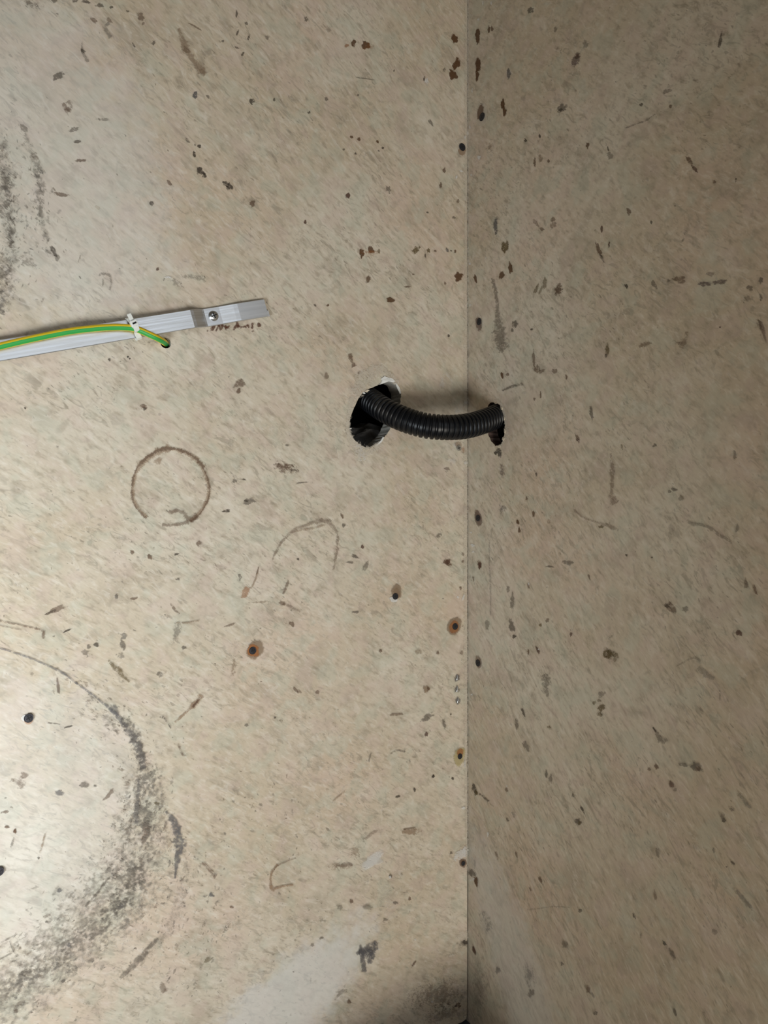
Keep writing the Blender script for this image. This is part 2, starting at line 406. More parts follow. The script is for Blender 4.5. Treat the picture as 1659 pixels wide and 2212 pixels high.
LS = [  # left board, top
 (66,8,44,24,20,'grey',.6,1),(116,2,12,9,0,'dk',.6,0),(162,2,12,6,0,'grey',.7,0),(186,4,18,7,15,'dk',.7,0),(216,12,18,9,10,'dk',.6,0),(240,16,8,6,0,'dk',.7,0),
 (275,25,8,5,0,'dk',.6,0),(304,36,18,14,40,'brown',.6,0),(309,51,8,6,0,'brown',.6,0),(203,44,20,8,45,'brown',.6,0),(236,44,14,8,30,'brown',.5,0),(179,111,10,9,30,'dk',.85,0),
 (289,98,11,4,60,'dk',.7,0),(332,92,9,9,0,'grey',.8,0),(402,108,15,11,60,'brown',.8,0),(437,156,14,10,45,'halo',.7,0),(422,58,30,4,30,'brown',.6,0),(127,164,28,13,-20,'grey',.75,0),
 (143,233,24,10,50,'brown',.55,0),(160,280,22,9,-20,'grey',.6,0),(167,306,16,7,-10,'grey',.8,0),(174,347,20,7,0,'brown',.7,0),(132,420,28,9,10,'brown',.65,0),(51,278,20,12,30,'grey',.5,0),
 (76,338,20,14,30,'brown',.4,1),(223,258,28,6,0,'grey',.4,0),(422,205,10,16,0,'slate',.95,0),(451,211,13,5,45,'grey',.7,0),(544,219,10,14,0,'dk',.85,0),(537,81,4,13,15,'dk',.7,0),
 (511,30,4,17,5,'dk',.7,0),(513,71,4,15,20,'dk',.7,0),(532,51,6,7,0,'dk',.6,0),(524,118,5,11,20,'dk',.7,0),(481,89,6,5,0,'grey',.7,0),(511,103,10,4,30,'dk',.6,0),(420,334,7,11,-20,'dk',.9,0),
 (430,316,8,8,0,'dk',.9,0),(421,313,5,5,0,'dk',.8,0),(405,304,13,6,50,'grey',.6,0),(433,370,20,12,60,'dk',.95,0),(441,380,9,9,0,'dk',.9,0),(487,397,14,10,40,'dk',.85,0),(496,404,13,15,0,'dk',.95,0),
 (545,440,11,15,20,'brown',.75,0),(327,440,10,10,30,'dk',.75,0),(365,395,13,7,50,'brown',.6,0),(13,395,32,42,0,'grey',.5,1),(13,446,26,44,0,'grey',.55,1),(24,506,14,64,0,'grey',.5,1),
 (81,378,16,44,0,'grey',.45,1),(88,452,12,64,0,'grey',.4,1),(116,543,9,24,-25,'dk',.7,0),(124,556,10,14,0,'grey',.5,0),(235,515,17,3,55,'pale',.9,0),(211,449,14,5,40,'pale',.7,0),(6,590,24,40,0,'grey',.45,1),(4,660,18,60,0,'slate',.5,1),(55,565,40,24,20,'grey',.4,1),
 (763,94,11,12,0,'rust',.9,0),(790,98,18,14,0,'rust',.95,0),(749,99,12,6,-20,'orange',.6,0),(797,100,26,16,0,'orange',.35,1),(982,84,13,18,0,'rust',1,0),(986,138,13,24,10,'rust',1,0),(978,162,17,20,-20,'rust',1,0),
 (921,176,7,14,-15,'white',.95,0),(916,170,4,10,10,'dk',.8,0),(661,42,8,11,0,'grey',.8,0),(710,64,16,14,0,'grey',.4,1),(577,81,9,9,0,'grey',.5,0),(788,170,36,3,8,'grey',.6,0),(851,153,3,5,0,'dk',.8,0),
 (960,152,7,9,0,'grey',.7,0),(592,216,4,8,0,'dk',.7,0),(705,214,7,9,0,'grey',.7,0),(773,206,5,5,0,'grey',.7,0),(667,243,6,5,0,'dk',.8,0),(930,265,15,7,50,'grey',.7,0),(906,223,12,9,0,'pale',.6,0),
 (759,296,6,6,0,'rust',.8,0),(775,301,7,7,0,'rust',.8,0),(815,306,6,6,0,'rust',.9,0),(827,320,5,5,0,'dk',.95,0),(768,332,5,5,0,'dk',.8,0),(742,323,5,5,0,'grey',.8,0),(818,326,4,4,0,'dk',.7,0),
 (959,369,7,10,0,'brown',.8,0),(952,401,7,10,0,'brown',.8,0),(751,423,9,12,0,'red',.9,0),(659,480,6,8,0,'red',.9,0),(839,410,9,16,-15,'grey',.7,0),(923,459,4,4,0,'dk',.7,0),(980,470,6,6,0,'grey',.7,0),(989,435,6,9,0,'brown',.6,0),
 (781,547,9,18,0,'rust',.95,0),(801,540,13,14,0,'rust',.9,0),(818,543,6,9,0,'olive',.7,0),(798,546,46,12,0,'orange',.5,1),(899,540,16,13,-30,'olive',.85,0),(925,541,7,9,0,'olive',.85,0),(940,542,5,5,0,'brown',.8,0),
 (965,540,6,10,-20,'slate',.8,0),(974,542,4,4,0,'dk',.8,0),(983,543,5,6,0,'rust',.8,0),(918,553,4,9,0,'dk',.7,0),(990,598,17,17,30,'rust',.95,0),(961,612,4,7,0,'brown',.7,0),(880,620,13,4,-8,'brown',.8,0),(969,725,5,7,0,'dk',.9,0),(892,593,5,4,0,'brown',.7,0),
 (843,648,15,11,0,'rust',.95,0),(795,603,9,14,0,'rust',.75,0),(680,660,6,5,0,'dk',.7,0),(708,660,5,5,0,'rust',.8,0),(517,829,24,16,-15,'brown',.75,0),(515,844,8,13,10,'brown',.8,0),(310,878,15,9,0,'brown',.85,0),(312,884,6,6,0,'dk',.7,0),
 (276,771,4,4,0,'black',.9,0),(236,777,5,8,0,'dk',.8,0),(280,775,4,4,0,'dk',.9,0),(54,882,4,4,0,'dk',.95,0),(340,582,6,7,0,'red',.8,0),(354,604,5,5,0,'grey',.5,0),(380,610,40,14,25,'grey',.4,1),(420,600,60,14,10,'smoke',.5,1),
 # middle
 (616,1012,52,22,5,'brown',.7,1),(612,1006,40,10,3,'brown',.5,0),(634,1016,18,14,0,'dk',.4,1),(618,962,11,4,0,'dk',.6,0),(507,1039,11,9,0,'dk',.6,0),(527,1036,10,3,10,'dk',.9,0),(538,1083,24,14,-10,'grey',.7,0),(531,1082,9,5,0,'dk',.7,0),
 (489,1104,15,7,-10,'dk',.9,0),(650,1043,22,4,-8,'grey',.7,0),(430,1175,12,14,0,'brown',.7,0),(323,1204,7,13,-25,'brown',.8,0),(285,1193,9,9,0,'brown',.8,0),(381,1197,10,4,-15,'dk',.8,0),(643,1208,6,5,0,'dk',.9,0),
 (739,1115,5,13,-35,'brown',.8,0),(742,1135,7,9,0,'grey',.9,0),(782,1181,7,8,0,'red',.85,0),(518,1247,8,13,0,'grey',.7,0),(384,1251,8,5,0,'dk',.6,0),(529,1280,14,28,35,'orange',.55,0),(556,1233,3,20,15,'brown',.7,0),
 (562,1301,56,6,-5,'halo',.5,1),(609,1303,15,8,20,'brown',.6,0),(251,1289,8,10,0,'grey',.8,0),(289,1293,15,6,-10,'brown',.7,0),(377,1316,28,6,50,'brown',.6,0),(383,1363,18,62,10,'smoke',.6,1),(397,1399,11,8,0,'grey',.8,0),
 (497,1350,26,5,-20,'brown',.6,0),(768,1322,18,5,-5,'grey',.8,0),(267,1374,14,14,0,'smoke',.9,0),(264,1392,12,16,0,'grey',.75,0),(268,1401,5,9,20,'dk',.5,0),(207,1393,13,8,20,'dk',.8,0),(191,1397,9,10,0,'grey',.7,0),(183,1410,14,14,0,'grey',.55,0),(261,1417,12,14,0,'grey',.5,0),
 (345,1457,12,12,20,'grey',.7,0),(504,1439,14,46,5,'halo',.6,1),(630,1348,9,13,-30,'brown',.7,0),(638,1490,6,16,-35,'brown',.7,0),(646,1493,6,12,-35,'brown',.5,0),(685,1495,9,8,-50,'brown',.6,0),
 (121,1317,42,10,-20,'brown',.6,0),(110,1322,24,5,-25,'dk',.5,0),(145,1362,15,4,-22,'dk',.95,0),(125,1482,6,32,-8,'red',.6,0),(147,1570,15,4,-10,'dk',.8,0),(116,1563,26,3,8,'grey',.8,0),(182,1695,16,14,0,'grey',.7,0),
 (128,1713,18,12,30,'slate',.7,0),(204,1698,7,5,0,'dk',.7,0),(236,1715,30,9,-45,'brown',.6,0),(40,1691,30,22,0,'brown',.5,1),(52,1675,18,12,0,'brown',.5,0),(10,1754,19,5,-15,'brown',.7,0),(32,1795,7,10,0,'rust',1,0),(15,1786,9,6,20,'rust',.8,0),
 (83,1853,5,5,0,'dk',.8,0),(280,1720,9,4,-50,'dk',.7,0),(338,1735,12,7,0,'olive',.8,0),(246,1533,24,15,30,'slate',.55,0),(235,1555,40,26,45,'grey',.4,1),(314,1766,40,62,0,'grey',.55,1),(314,1800,15,52,5,'brown',.6,0),
 (280,1890,56,60,20,'grey',.55,1),(250,1960,74,24,-15,'grey',.6,1),(262,1955,26,18,0,'slate',.5,1),(149,2041,10,9,0,'slate',.9,0),(137,2119,8,8,-30,'dk',.8,0),(351,2133,14,20,10,'brown',.5,0),(449,2072,20,10,-30,'olive',.5,0),(456,1933,10,9,0,'slate',.85,0),
 (500,1959,7,6,0,'brown',.8,0),(128,1923,13,8,-20,'slate',.7,0),(100,1991,6,5,0,'dk',.7,0),(34,2183,8,10,0,'brown',.7,0),(217,2010,40,18,-20,'grey',.45,1),(145,2035,40,30,-30,'grey',.4,1),(195,2075,20,8,0,'grey',.5,0),(40,2120,50,20,-15,'slate',.35,1),
 # low, towards the corner
 (733,1871,58,14,-8,'tan',.5,1),(745,1868,40,8,-8,'red',.35,0),(767,1838,22,30,20,'tan',.45,1),(804,1859,50,22,-28,'white',.5,0),(838,1943,40,54,15,'pale',.45,1),(888,1796,38,12,0,'tan',.7,0),(884,1789,26,4,-8,'rust',.6,0),(843,1891,7,8,0,'dk',.8,0),(842,1894,5,5,0,'white',.9,0),
 (996,1845,38,16,-28,'white',.8,0),(1004,1836,14,14,0,'white',.8,0),(974,1842,5,7,0,'dk',.7,0),(1001,2020,26,22,0,'pale',.5,0),(999,2038,22,18,0,'dk',.5,1),(1004,2035,9,8,0,'dk',.8,0),(975,2063,16,7,-10,'pale',.7,0),(753,2163,9,9,0,'brown',.8,0),(989,2171,12,10,0,'brown',.85,0),(996,2157,10,14,20,'pale',.5,0),
 (933,2163,7,5,0,'white',.8,0),(896,2030,5,5,0,'white',.7,0),(694,2026,9,6,-20,'grey',.7,0),(674,2041,8,7,0,'grey',.6,0),(758,1947,8,8,0,'brown',.8,0),(733,1960,13,11,0,'grey',.5,0),(854,1950,10,7,0,'grey',.7,0),(884,1940,5,9,0,'brown',.8,0),(895,1706,6,8,0,'dk',.9,0),(858,1721,13,5,-12,'dk',.9,0),
 (935,1677,5,7,20,'dk',.9,0),(977,1682,5,6,0,'dk',.95,0),(893,2082,4,18,35,'brown',.8,0),(832,1986,10,6,0,'grey',.6,0),(736,2143,18,30,40,'smoke',.6,1),(945,2150,130,60,-15,'plum',.5,1),(960,2190,110,36,-10,'plum',.45,1),(793,1959,24,10,0,'grey',.4,0),
 (766,1202,16,6,25,'dk',.7,0),(756,1215,20,4,5,'grey',.7,0),(789,1223,26,8,-60,'grey',.6,0),(966,1215,16,13,0,'brown',.95,0),(966,1215,11,9,0,'red',.5,0),(999,1213,5,6,0,'brown',.7,0),(999,1197,6,8,0,'brown',.5,0),(994,1271,5,8,0,'brown',.8,0),(948,1157,10,13,20,'grey',.6,0),
 (920,1488,12,16,-20,'halo',.95,0),(924,1488,6,9,0,'brown',.8,0),(821,1406,6,7,0,'brown',.85,0),(856,1543,28,6,-5,'brown',.6,0),(922,1549,30,11,-28,'grey',.75,0),(959,1564,7,17,-10,'grey',.75,0),(920,1586,7,9,0,'red',.8,0),(973,1543,4,4,0,'dk',.9,0),(798,1636,4,18,15,'grey',.6,0),(936,1676,5,6,0,'dk',.8,0),
 (532,1566,8,6,0,'grey',.7,0),(593,1550,5,4,0,'dk',.8,0),(903,1407,13,12,0,'halo',.5,0),(997,1409,7,9,0,'brown',.5,0),(945,1410,5,7,0,'brown',.7,0),(965,1013,12,6,0,'red',.5,0),(775,806,6,6,0,'brown',.8,0),(704,812,10,14,0,'brown',.6,0),
]
for px, py, L, W, a, cc, st, sf in LS: spot('L', px, py, L, W, a, cc, st, bool(sf), 'rust_spot' if cc in ('rust', 'red') else 'stain')
RS = [
 (1032,77,10,30,2,'rust',1,0),(1056,64,5,15,0,'rust',.8,0),(1063,62,5,12,0,'rust',.7,0),(1033,140,11,26,0,'rust',1,0),(1031,163,7,22,0,'rust',1,0),(1086,226,8,22,-5,'rust',1,0),(1090,241,8,18,0,'rust',1,0),(1099,159,9,19,0,'slate',.8,0),(1146,22,12,15,20,'grey',.8,0),
 (1244,129,15,32,20,'plum',.75,0),(1248,122,12,8,-30,'red',.5,0),(1265,96,12,14,0,'smoke',.5,0),(1214,233,20,17,-30,'grey',.75,0),(1210,239,14,7,-40,'dk',.5,0),(1556,88,7,30,12,'grey',.85,0),(1200,64,7,11,0,'grey',.5,0),(1206,105,14,14,0,'plum',.4,1),(1270,314,6,14,15,'rust',.85,0),
 (1135,303,6,8,0,'dk',.9,0),(1166,294,5,8,-20,'dk',.9,0),(1314,322,4,9,-20,'dk',.8,0),(1318,336,12,16,0,'grey',.5,0),(1385,227,7,7,0,'dk',.7,0),(1449,230,7,8,20,'brown',.7,0),(1441,197,22,8,-20,'grey',.5,0),(1490,348,9,24,-28,'brown',.8,0),(1502,366,7,16,-28,'red',.7,0),
 (1155,350,6,16,0,'brown',.8,0),(1185,348,6,7,0,'brown',.8,0),(1168,342,9,16,0,'halo',.6,0),(1058,318,14,22,0,'brown',.4,1),(1590,389,4,9,0,'dk',.8,0),(1544,393,6,7,0,'brown',.7,0),(1358,457,8,17,-15,'brown',.75,0),(1407,479,5,9,0,'dk',.7,0),(1300,495,5,15,5,'red',.8,0),(1316,528,4,13,8,'red',.85,0),
 (1294,540,8,34,-22,'brown',.8,0),(1301,558,5,22,-28,'grey',.6,0),(1071,488,9,34,0,'slate',.85,0),(1195,474,10,9,0,'rust',.5,0),(1195,486,12,16,0,'brown',.45,0),(1171,495,9,7,30,'rust',.5,0),(1158,482,20,7,45,'brown',.45,0),(1091,534,13,27,0,'olive',.9,0),(1103,579,9,21,-5,'rust',.95,0),
 (1084,595,11,15,15,'rust',.9,0),(1027,602,6,16,-10,'rust',.9,0),(1207,626,14,26,20,'brown',.75,0),(1204,626,24,20,0,'brown',.35,1),(1159,624,7,22,20,'olive',.6,0),(1168,628,6,18,25,'olive',.5,0),(1177,612,9,22,12,'olive',.55,0),(1353,618,8,9,0,'dk',.9,0),(1413,614,9,19,-30,'grey',.6,0),
 (1469,604,26,14,15,'brown',.65,0),(1444,607,8,6,0,'dk',.5,0),(1522,614,26,10,0,'plum',.8,0),(1556,609,28,10,-10,'plum',.75,0),(1644,606,9,14,10,'grey',.85,0),(1620,622,16,10,30,'grey',.6,0),(1644,642,7,14,0,'grey',.8,0),(1615,645,22,14,0,'grey',.4,1),(1535,592,18,9,0,'plum',.4,0),
 (1113,700,13,14,0,'grey',.9,0),(1107,713,5,8,0,'grey',.8,0),(1149,712,5,5,0,'dk',.9,0),(1085,811,6,11,-15,'rust',.95,0),(1097,809,6,7,0,'rust',.6,0),(1153,774,6,34,0,'brown',.65,0),(1160,797,12,18,-30,'brown',.7,0),(1170,802,14,8,-30,'brown',.5,0),(1199,802,11,11,0,'brown',.6,0),(1224,814,4,9,-10,'brown',.8,0),
 (1168,854,4,12,0,'brown',.9,0),(1134,849,8,7,0,'pale',.8,0),(1155,862,5,6,0,'brown',.6,0),(1556,707,4,4,0,'red',.9,0),(1312,756,9,24,5,'olive',.75,0),(1310,768,6,8,0,'dk',.7,0),(1648,712,10,40,-20,'red',.5,0),(1640,702,24,24,0,'brown',.35,1),(1278,892,7,28,-12,'grey',.75,0),(1248,947,7,20,-15,'brown',.75,0),(1249,950,5,6,0,'plum',.6,0),
 (1079,977,10,20,0,'black',.8,0),(1071,979,6,9,0,'black',.85,0),(1085,1017,12,32,-10,'plum',.6,1),(1159,1025,4,10,0,'dk',.6,0),(1119,1128,5,12,-10,'rust',.95,0),(1122,1145,5,12,-10,'rust',.85,0),(1153,1110,5,15,0,'rust',.75,0),(1138,1077,4,8,0,'brown',.7,0),(1186,1127,6,8,0,'brown',.5,0),(1299,1138,10,6,-15,'olive',.7,0),
 (1415,962,8,8,0,'grey',.8,0),(1344,965,4,12,-10,'olive',.6,0),(1457,1058,11,7,25,'grey',.7,0),(1447,1062,6,6,0,'grey',.7,0),(1472,1076,10,12,0,'grey',.4,0),(1085,1100,20,18,40,'slate',.5,1),(1588,983,6,20,-5,'grey',.6,0),(1593,1140,5,24,10,'grey',.6,0),
 (1036,1219,9,16,-10,'brown',1,0),(1037,1221,6,11,-10,'red',.7,0),(1023,1250,4,10,-10,'brown',.7,0),(1228,1215,20,11,0,'grey',.65,0),(1189,1224,15,4,5,'grey',.8,0),(1354,1199,5,5,20,'black',.9,0),(1409,1204,4,4,0,'dk',.8,0),(1273,1246,4,13,-15,'brown',.7,0),(1106,1352,11,28,-20,'dk',.65,0),(1111,1375,7,8,0,'dk',.9,0),(1107,1299,10,28,0,'grey',.6,0),(1098,1273,6,16,0,'grey',.6,0),(1053,1350,10,20,0,'grey',.5,0),
 (1162,1404,6,17,-20,'red',.8,0),(1142,1408,4,9,0,'rust',.8,0),(1234,1370,5,8,0,'red',.8,0),(1183,1340,8,9,0,'brown',.6,0),(1168,1350,7,6,0,'olive',.7,0),(1142,1265,5,12,-15,'brown',.7,0),(1300,1529,14,15,10,'olive',.85,0),(1296,1543,11,9,0,'olive',.7,0),(1284,1518,7,8,0,'olive',.7,0),(1295,1513,9,6,0,'olive',.6,0),
 (1449,1313,28,16,40,'brown',.7,0),(1442,1308,14,10,40,'dk',.45,0),(1481,1316,14,12,20,'grey',.6,0),(1612,1261,10,17,0,'brown',.6,0),(1632,1273,6,19,-20,'brown',.85,0),(1597,1368,14,11,20,'red',.9,0),(1505,1656,28,17,25,'grey',.8,0),(1509,1660,12,10,0,'brown',.6,0),(1477,1652,26,7,5,'grey',.65,0),(1419,1656,9,11,0,'brown',.85,0),(1403,1661,7,6,0,'brown',.7,0),(1451,1694,10,15,-10,'red',.75,0),(1459,1706,6,8,0,'grey',.6,0),
 (1026,1706,8,26,-18,'dk',.9,0),(1030,1712,6,12,-18,'olive',.7,0),(1131,1539,5,18,-25,'dk',.85,0),(1117,1565,7,24,-8,'grey',.7,0),(1137,1612,12,20,-20,'grey',.65,0),(1187,1572,6,10,-20,'olive',.7,0),(1181,1672,5,18,0,'dk',.7,0),(1190,1682,8,20,0,'grey',.6,0),(1260,1751,4,24,-25,'dk',.9,0),(1238,1718,4,10,-15,'dk',.8,0),(1318,1378,10,22,20,'grey',.5,1),(1556,1501,3,26,0,'grey',.7,0),(1089,1436,3,28,0,'pale',.7,0),(1300,1500,12,16,20,'grey',.5,0),
 (1250,1774,15,12,0,'dk',.7,0),(1253,1777,8,7,0,'olive',.6,0),(1029,1904,8,18,-15,'rust',1,0),(1020,1886,18,14,10,'dk',.7,0),(1020,1899,10,8,0,'white',.7,0),(1025,2053,6,16,-18,'red',1,0),(1168,1900,7,15,-20,'brown',.85,0),(1146,1920,4,10,-20,'brown',.7,0),(1254,1967,9,7,10,'dk',.7,0),(1371,1978,6,13,-20,'dk',.75,0),(1436,2037,5,11,-30,'black',.85,0),(1453,2061,9,24,-20,'grey',.75,0),(1416,1935,6,24,-10,'brown',.65,0),(1584,1865,7,11,-35,'dk',.85,0),(1571,1872,4,4,0,'dk',.7,0),
 (1565,1771,8,11,0,'dk',.85,0),(1562,1763,9,12,0,'grey',.5,0),(1582,1748,9,9,0,'grey',.8,0),(1271,2137,10,15,0,'brown',.7,0),(1280,2148,16,6,45,'grey',.5,0),(1148,2145,14,15,20,'dk',.55,0),(1144,2105,18,60,-15,'slate',.45,1),(1221,2039,12,16,0,'grey',.6,0),(1215,2082,5,8,0,'dk',.8,0),(1076,2096,10,14,0,'slate',.6,0),(1287,2188,8,10,0,'grey',.8,0),(1459,2186,6,16,-15,'dk',.7,0),(1385,2021,4,10,0,'grey',.7,0),(1543,1836,6,10,-10,'grey',.7,0),(1422,1842,10,18,0,'grey',.5,0),(1545,2013,12,11,10,'grey',.5,0),
 (1116,1845,4,16,-15,'brown',.7,0),(1074,1848,5,18,-15,'brown',.7,0),(1095,1706,6,10,-15,'brown',.6,0),(1110,1760,5,14,-20,'brown',.7,0),(1097,1771,7,9,0,'dk',.7,0),(1112,1758,10,9,0,'pale',.5,0),(1035,2140,34,120,0,'plum',.35,1),(1026,1865,6,30,0,'dk',.35,1),
]
for px, py, L, W, a, cc, st, sf in RS: spot('R', px, py, L, W, a, cc, st, bool(sf), 'rust_spot' if cc in ('rust', 'red') else 'stain')
# torn pale crumbs of the facing beside the joint
for sd, px, py, L, W, a in (('R',1044,7,3,9,0),('R',1062,7,3,9,5),('R',1034,43,5,6,0),('R',1036,340,7,9,30),('R',1021,196,3,9,0),('R',1016,275,3,8,0),('R',1050,557,4,4,0),('R',1016,570,5,4,0),('R',1017,660,4,6,0),('R',1019,378,3,4,0),
        ('L',1004,297,4,10,10),('L',1009,289,4,8,0),('L',996,370,8,4,0),('L',985,383,4,8,20),('L',1008,660,3,8,0),('L',1004,870,8,6,30),('L',1005,1000,8,7,0),('R',1022,1178,10,5,40),('R',1018,1150,5,4,0),('R',1023,1192,6,4,0),('R',1143,1261,3,9,0),('R',1020,1500,4,4,0),('R',1096,1698,3,5,0),('L',362,600,13,5,5),
        ('L',1000,1745,8,6,0),('L',1004,1650,5,12,0),('L',988,1290,5,5,0),('L',1000,1290,5,12,20),('R',1165,1402,4,4,0),('R',1055,1802,4,12,0)):
    spot(sd, px, py, L, W, a, 'white' if px != 362 else 'white', .9, False, 'torn_fleck')
# rows of brown writing-like marks under the strip
for px, py, L, W, a in ((447.5,715,4,4,0),(457,712,8,9,0),(462,706,5,11,30),(469,709,4,16,25),(474,708,4,15,-15),(479,706,4,14,5),(486,707,17,4,20),(487,707,4,13,0),(491,707,14,4,-35),(507,708,6,13,30),(512,702,7,12,-10),(515,706,9,5,0),(524,707,13,5,-15),(531,706,4,9,30),(535,705,4,9,-30),(544,701,6,6,0),(544,708,5,7,10),(545,716,5,4,0),(558.6,702.7,8,9,0)):
    spot('L', px, py, L, W, a, 'ink', .95, False, 'ink_mark', 0.25)

# strokes on the left board
S = lambda pts, col='grey', st=.8, soft=False, name='scratch', side='L': stroke(side, pts, col, st, name, soft)
S([(-30,1334,2.5),(0,1341,2.5),(50,1352,2.5),(91,1362,3),(93,1368,5),(93,1380,5)], 'brown', .8)
S([(-20,1346,2),(0,1351,2),(51,1362,2)], 'brown', .5)
S([(-40,1388,3),(0,1400,3),(61,1420,3),(128,1450,3.5),(169,1479,3),(209,1508,3.5),(243,1536,6),(270,1567,12),(290,1597,17),(303,1631,15),(310,1662,10)], 'slate', .8)
S([(262,1548,10),(285,1580,22),(300,1625,22),(312,1670,26),(316,1720,34)], 'grey', .55, True, 'scuff')
S([(299,1680,3),(298,1720,6),(293,1755,9),(296,1785,6)], 'slate', .75)
S([(357,1752,4),(368,1764,10),(377,1780,15),(384,1805,16),(388,1828,22),(383,1850,12),(379,1880,5),(377,1898,3)], 'slate', .85, False, 'scuff')
S([(347,1745,5),(360,1790,7),(366,1830,6)], 'tan', .35, True, 'scuff')
S([(312,1660,50),(318,1740,66),(306,1800,84),(290,1862,104),(254,1937,118),(189,2001,112),(118,2065,100),(51,2126,100),(-40,2180,110)], 'smoke', .62, True, 'scuff')
S([(305,1860,18),(280,1920,26),(225,1985,26),(150,2045,30),(60,2110,30),(-30,2160,30)], 'grey', .38, True, 'scuff')
S([(236,1893,4),(210,1928,4),(182,1960,4)], 'grey', .7)
S([(340,2025,6),(300,2072,12),(258,2114,5)], 'grey', .6)
S([(400,1850,8),(395,1920,20),(360,2010,20),(300,2080,10)], 'grey', .35, True, 'scuff')
S([(435,1862,4),(450,1878,4),(466,1896,5)], 'brown', .7)
S([(438,1859,2),(470,1893,3)], 'brown', .6)
S([(-10,2042,2),(37,2017,2.5)], 'grey', .8); S([(20,2031,2),(27,2050,2),(36,2066,2)], 'grey', .7); S([(-10,2076,2),(30,2056,2)], 'grey', .7)
S([(30,1806,3),(22,1836,5)], 'grey', .6); S([(98,1796,3),(86,1842,4)], 'halo', .8)
S([(233,1425,3),(246,1440,8),(258,1452,11),(268,1463,4),(279,1473,3)], 'olive', .8, False, 'gouge')
S([(436,1501,10),(420,1520,10),(405,1534,5),(376,1562,4)], 'tan', .8); S([(434,1504,4),(414,1528,4)], 'red', .7)
S([(349,1549,5),(356,1553,3),(369,1574,2.5)], 'dk', .8); S([(383,1604,4),(390,1622,4),(394,1630,4),(403,1633,4)], 'brown', .75)
S([(430,1340,3),(402,1345,3),(380,1345,2)], 'halo', .7)
S([(601,1866,4),(586,1882,5),(584,1900,4),(587,1919,7),(608,1914,4),(634,1910,3)], 'tan', .9); S([(640,1852,2),(601,1868,3),(587,1884,3)], 'brown', .5)
S([(716,1732,3),(745,1708,3)], 'halo', .7); S([(784,1815,5),(815,1790,5)], 'brown', .4)
S([(385,62,5),(392,82,8),(402,108,13),(418,132,10),(430,148,14),(444,164,10)], 'halo', .75, False, 'scuff')
S([(236,50,6),(228,62,8),(240,84,6)], 'smoke', .7, False, 'scuff'); S([(176,90,3),(178,111,4),(186,128,6),(190,136,4)], 'grey', .5)
S([(145,219,7),(152,231,9),(140,243,9)], 'brown', .5, False, 'scuff')
S([(50,290,8),(75,345,14),(85,390,16),(86,450,12),(95,500,10),(108,520,8)], 'smoke', .6, True, 'scuff')
S([(-5,300,30),(8,380,34),(14,440,30),(22,520,24),(10,600,34),(0,680,30)], 'grey', .5, True, 'scuff')
S([(212,597,3),(220,592,5),(236,596,4),(239,612,4),(236,628,4)], 'grey', .55); S([(222,600,3),(222,620,3)], 'grey', .5)
S([(754,764,8),(757,776,7),(761,784,5),(765,793,9)], 'brown', .85, False, 'scuff')
S([(556,1234,3),(548,1258,3),(540,1272,4)], 'halo', .7); S([(622,1252,4),(618,1266,6),(610,1284,3)], 'brown', .7); S([(610,1303,6),(630,1312,4),(648,1322,3)], 'brown', .5)
S([(842,1629,2),(856,1621,3),(876,1624,3)], 'grey', .8)
# dark grey scribble low on the left board
for pts in ([(768,2060,4),(785,2053,11),(800,2044,11),(814,2034,9)], [(777,2040,3),(780,2056,8),(784,2078,9),(787,2100,8)], [(792,2052,9),(796,2066,10),(799,2082,8)], [(804,2044,10),(805,2058,10),(803,2072,6)], [(811,2034,9),(812,2052,7)], [(774,2058,9),(790,2058,14),(806,2056,12)]):
    S(pts, 'slate', .85, False, 'scribble')
# right board
R_ = lambda pts, col='grey', st=.8, soft=False, name='scratch': stroke('R', pts, col, st * .85, name, soft, .45)
R_([(1063,598,4),(1071,627,7),(1075,660,6),(1076,690,12),(1082,720,20),(1084,745,20),(1084,764,6)], 'grey', .75, False, 'scuff')
R_([(1352,277,2),(1380,267,3),(1401,258,3),(1417,246,2)], 'grey', .7); R_([(1085,845,3),(1105,836,4),(1131,828,7)], 'dk', .75)
R_([(1485,716,5),(1482,732,8),(1474,744,12),(1476,756,5)], 'rust', .55, False, 'scuff'); R_([(1455,742,4),(1476,742,6)], 'brown', .5); R_([(1381,750,5),(1391,744,6),(1411,741,3)], 'rust', .6)
R_([(1320,977,3),(1324,1017,8),(1323,1050,6),(1322,1072,8),(1330,1090,18)], 'brown', .6, False, 'scuff')
R_([(1240,1100,4),(1262,1118,3),(1302,1132,5),(1318,1136,8),(1338,1146,4)], 'brown', .5); R_([(1484,1128,6),(1530,1138,6),(1556,1156,8),(1584,1172,4)], 'grey', .55)
R_([(1175,1456,10),(1181,1470,12),(1181,1488,7),(1184,1506,6)], 'grey', .75, False, 'scuff')
for i in range(4): R_([(1305 + i * 8, 1424 - abs(i - 1) * 5, 6), (1308 + i * 8, 1414, 9), (1312 + i * 7, 1398 + i * 4, 5)], 'olive', .85, False, 'scribble')
R_([(1303,1410,8),(1320,1416,14),(1334,1426,8)], 'olive', .7, False, 'scribble')
R_([(1411,1570,4),(1417,1580,4),(1425,1592,12),(1438,1606,9)], 'grey', .8, False, 'scuff'); R_([(1411,1570,3),(1419,1581,3)], 'dk', .9)
R_([(1036,1714,3),(1046,1722,3),(1057,1732,5)], 'dk', .9); R_([(1056,1733,3),(1068,1742,2)], 'dk', .5)
R_([(1043,1966,8),(1052,1985,14),(1062,2010,12)], 'slate', .65, True, 'scuff'); R_([(1594,1711,5),(1608,1728,7),(1622,1746,5)], 'smoke', .8, False, 'scuff'); R_([(1590,1922,5),(1610,1946,9),(1628,1966,6)], 'smoke', .8, False, 'scuff')
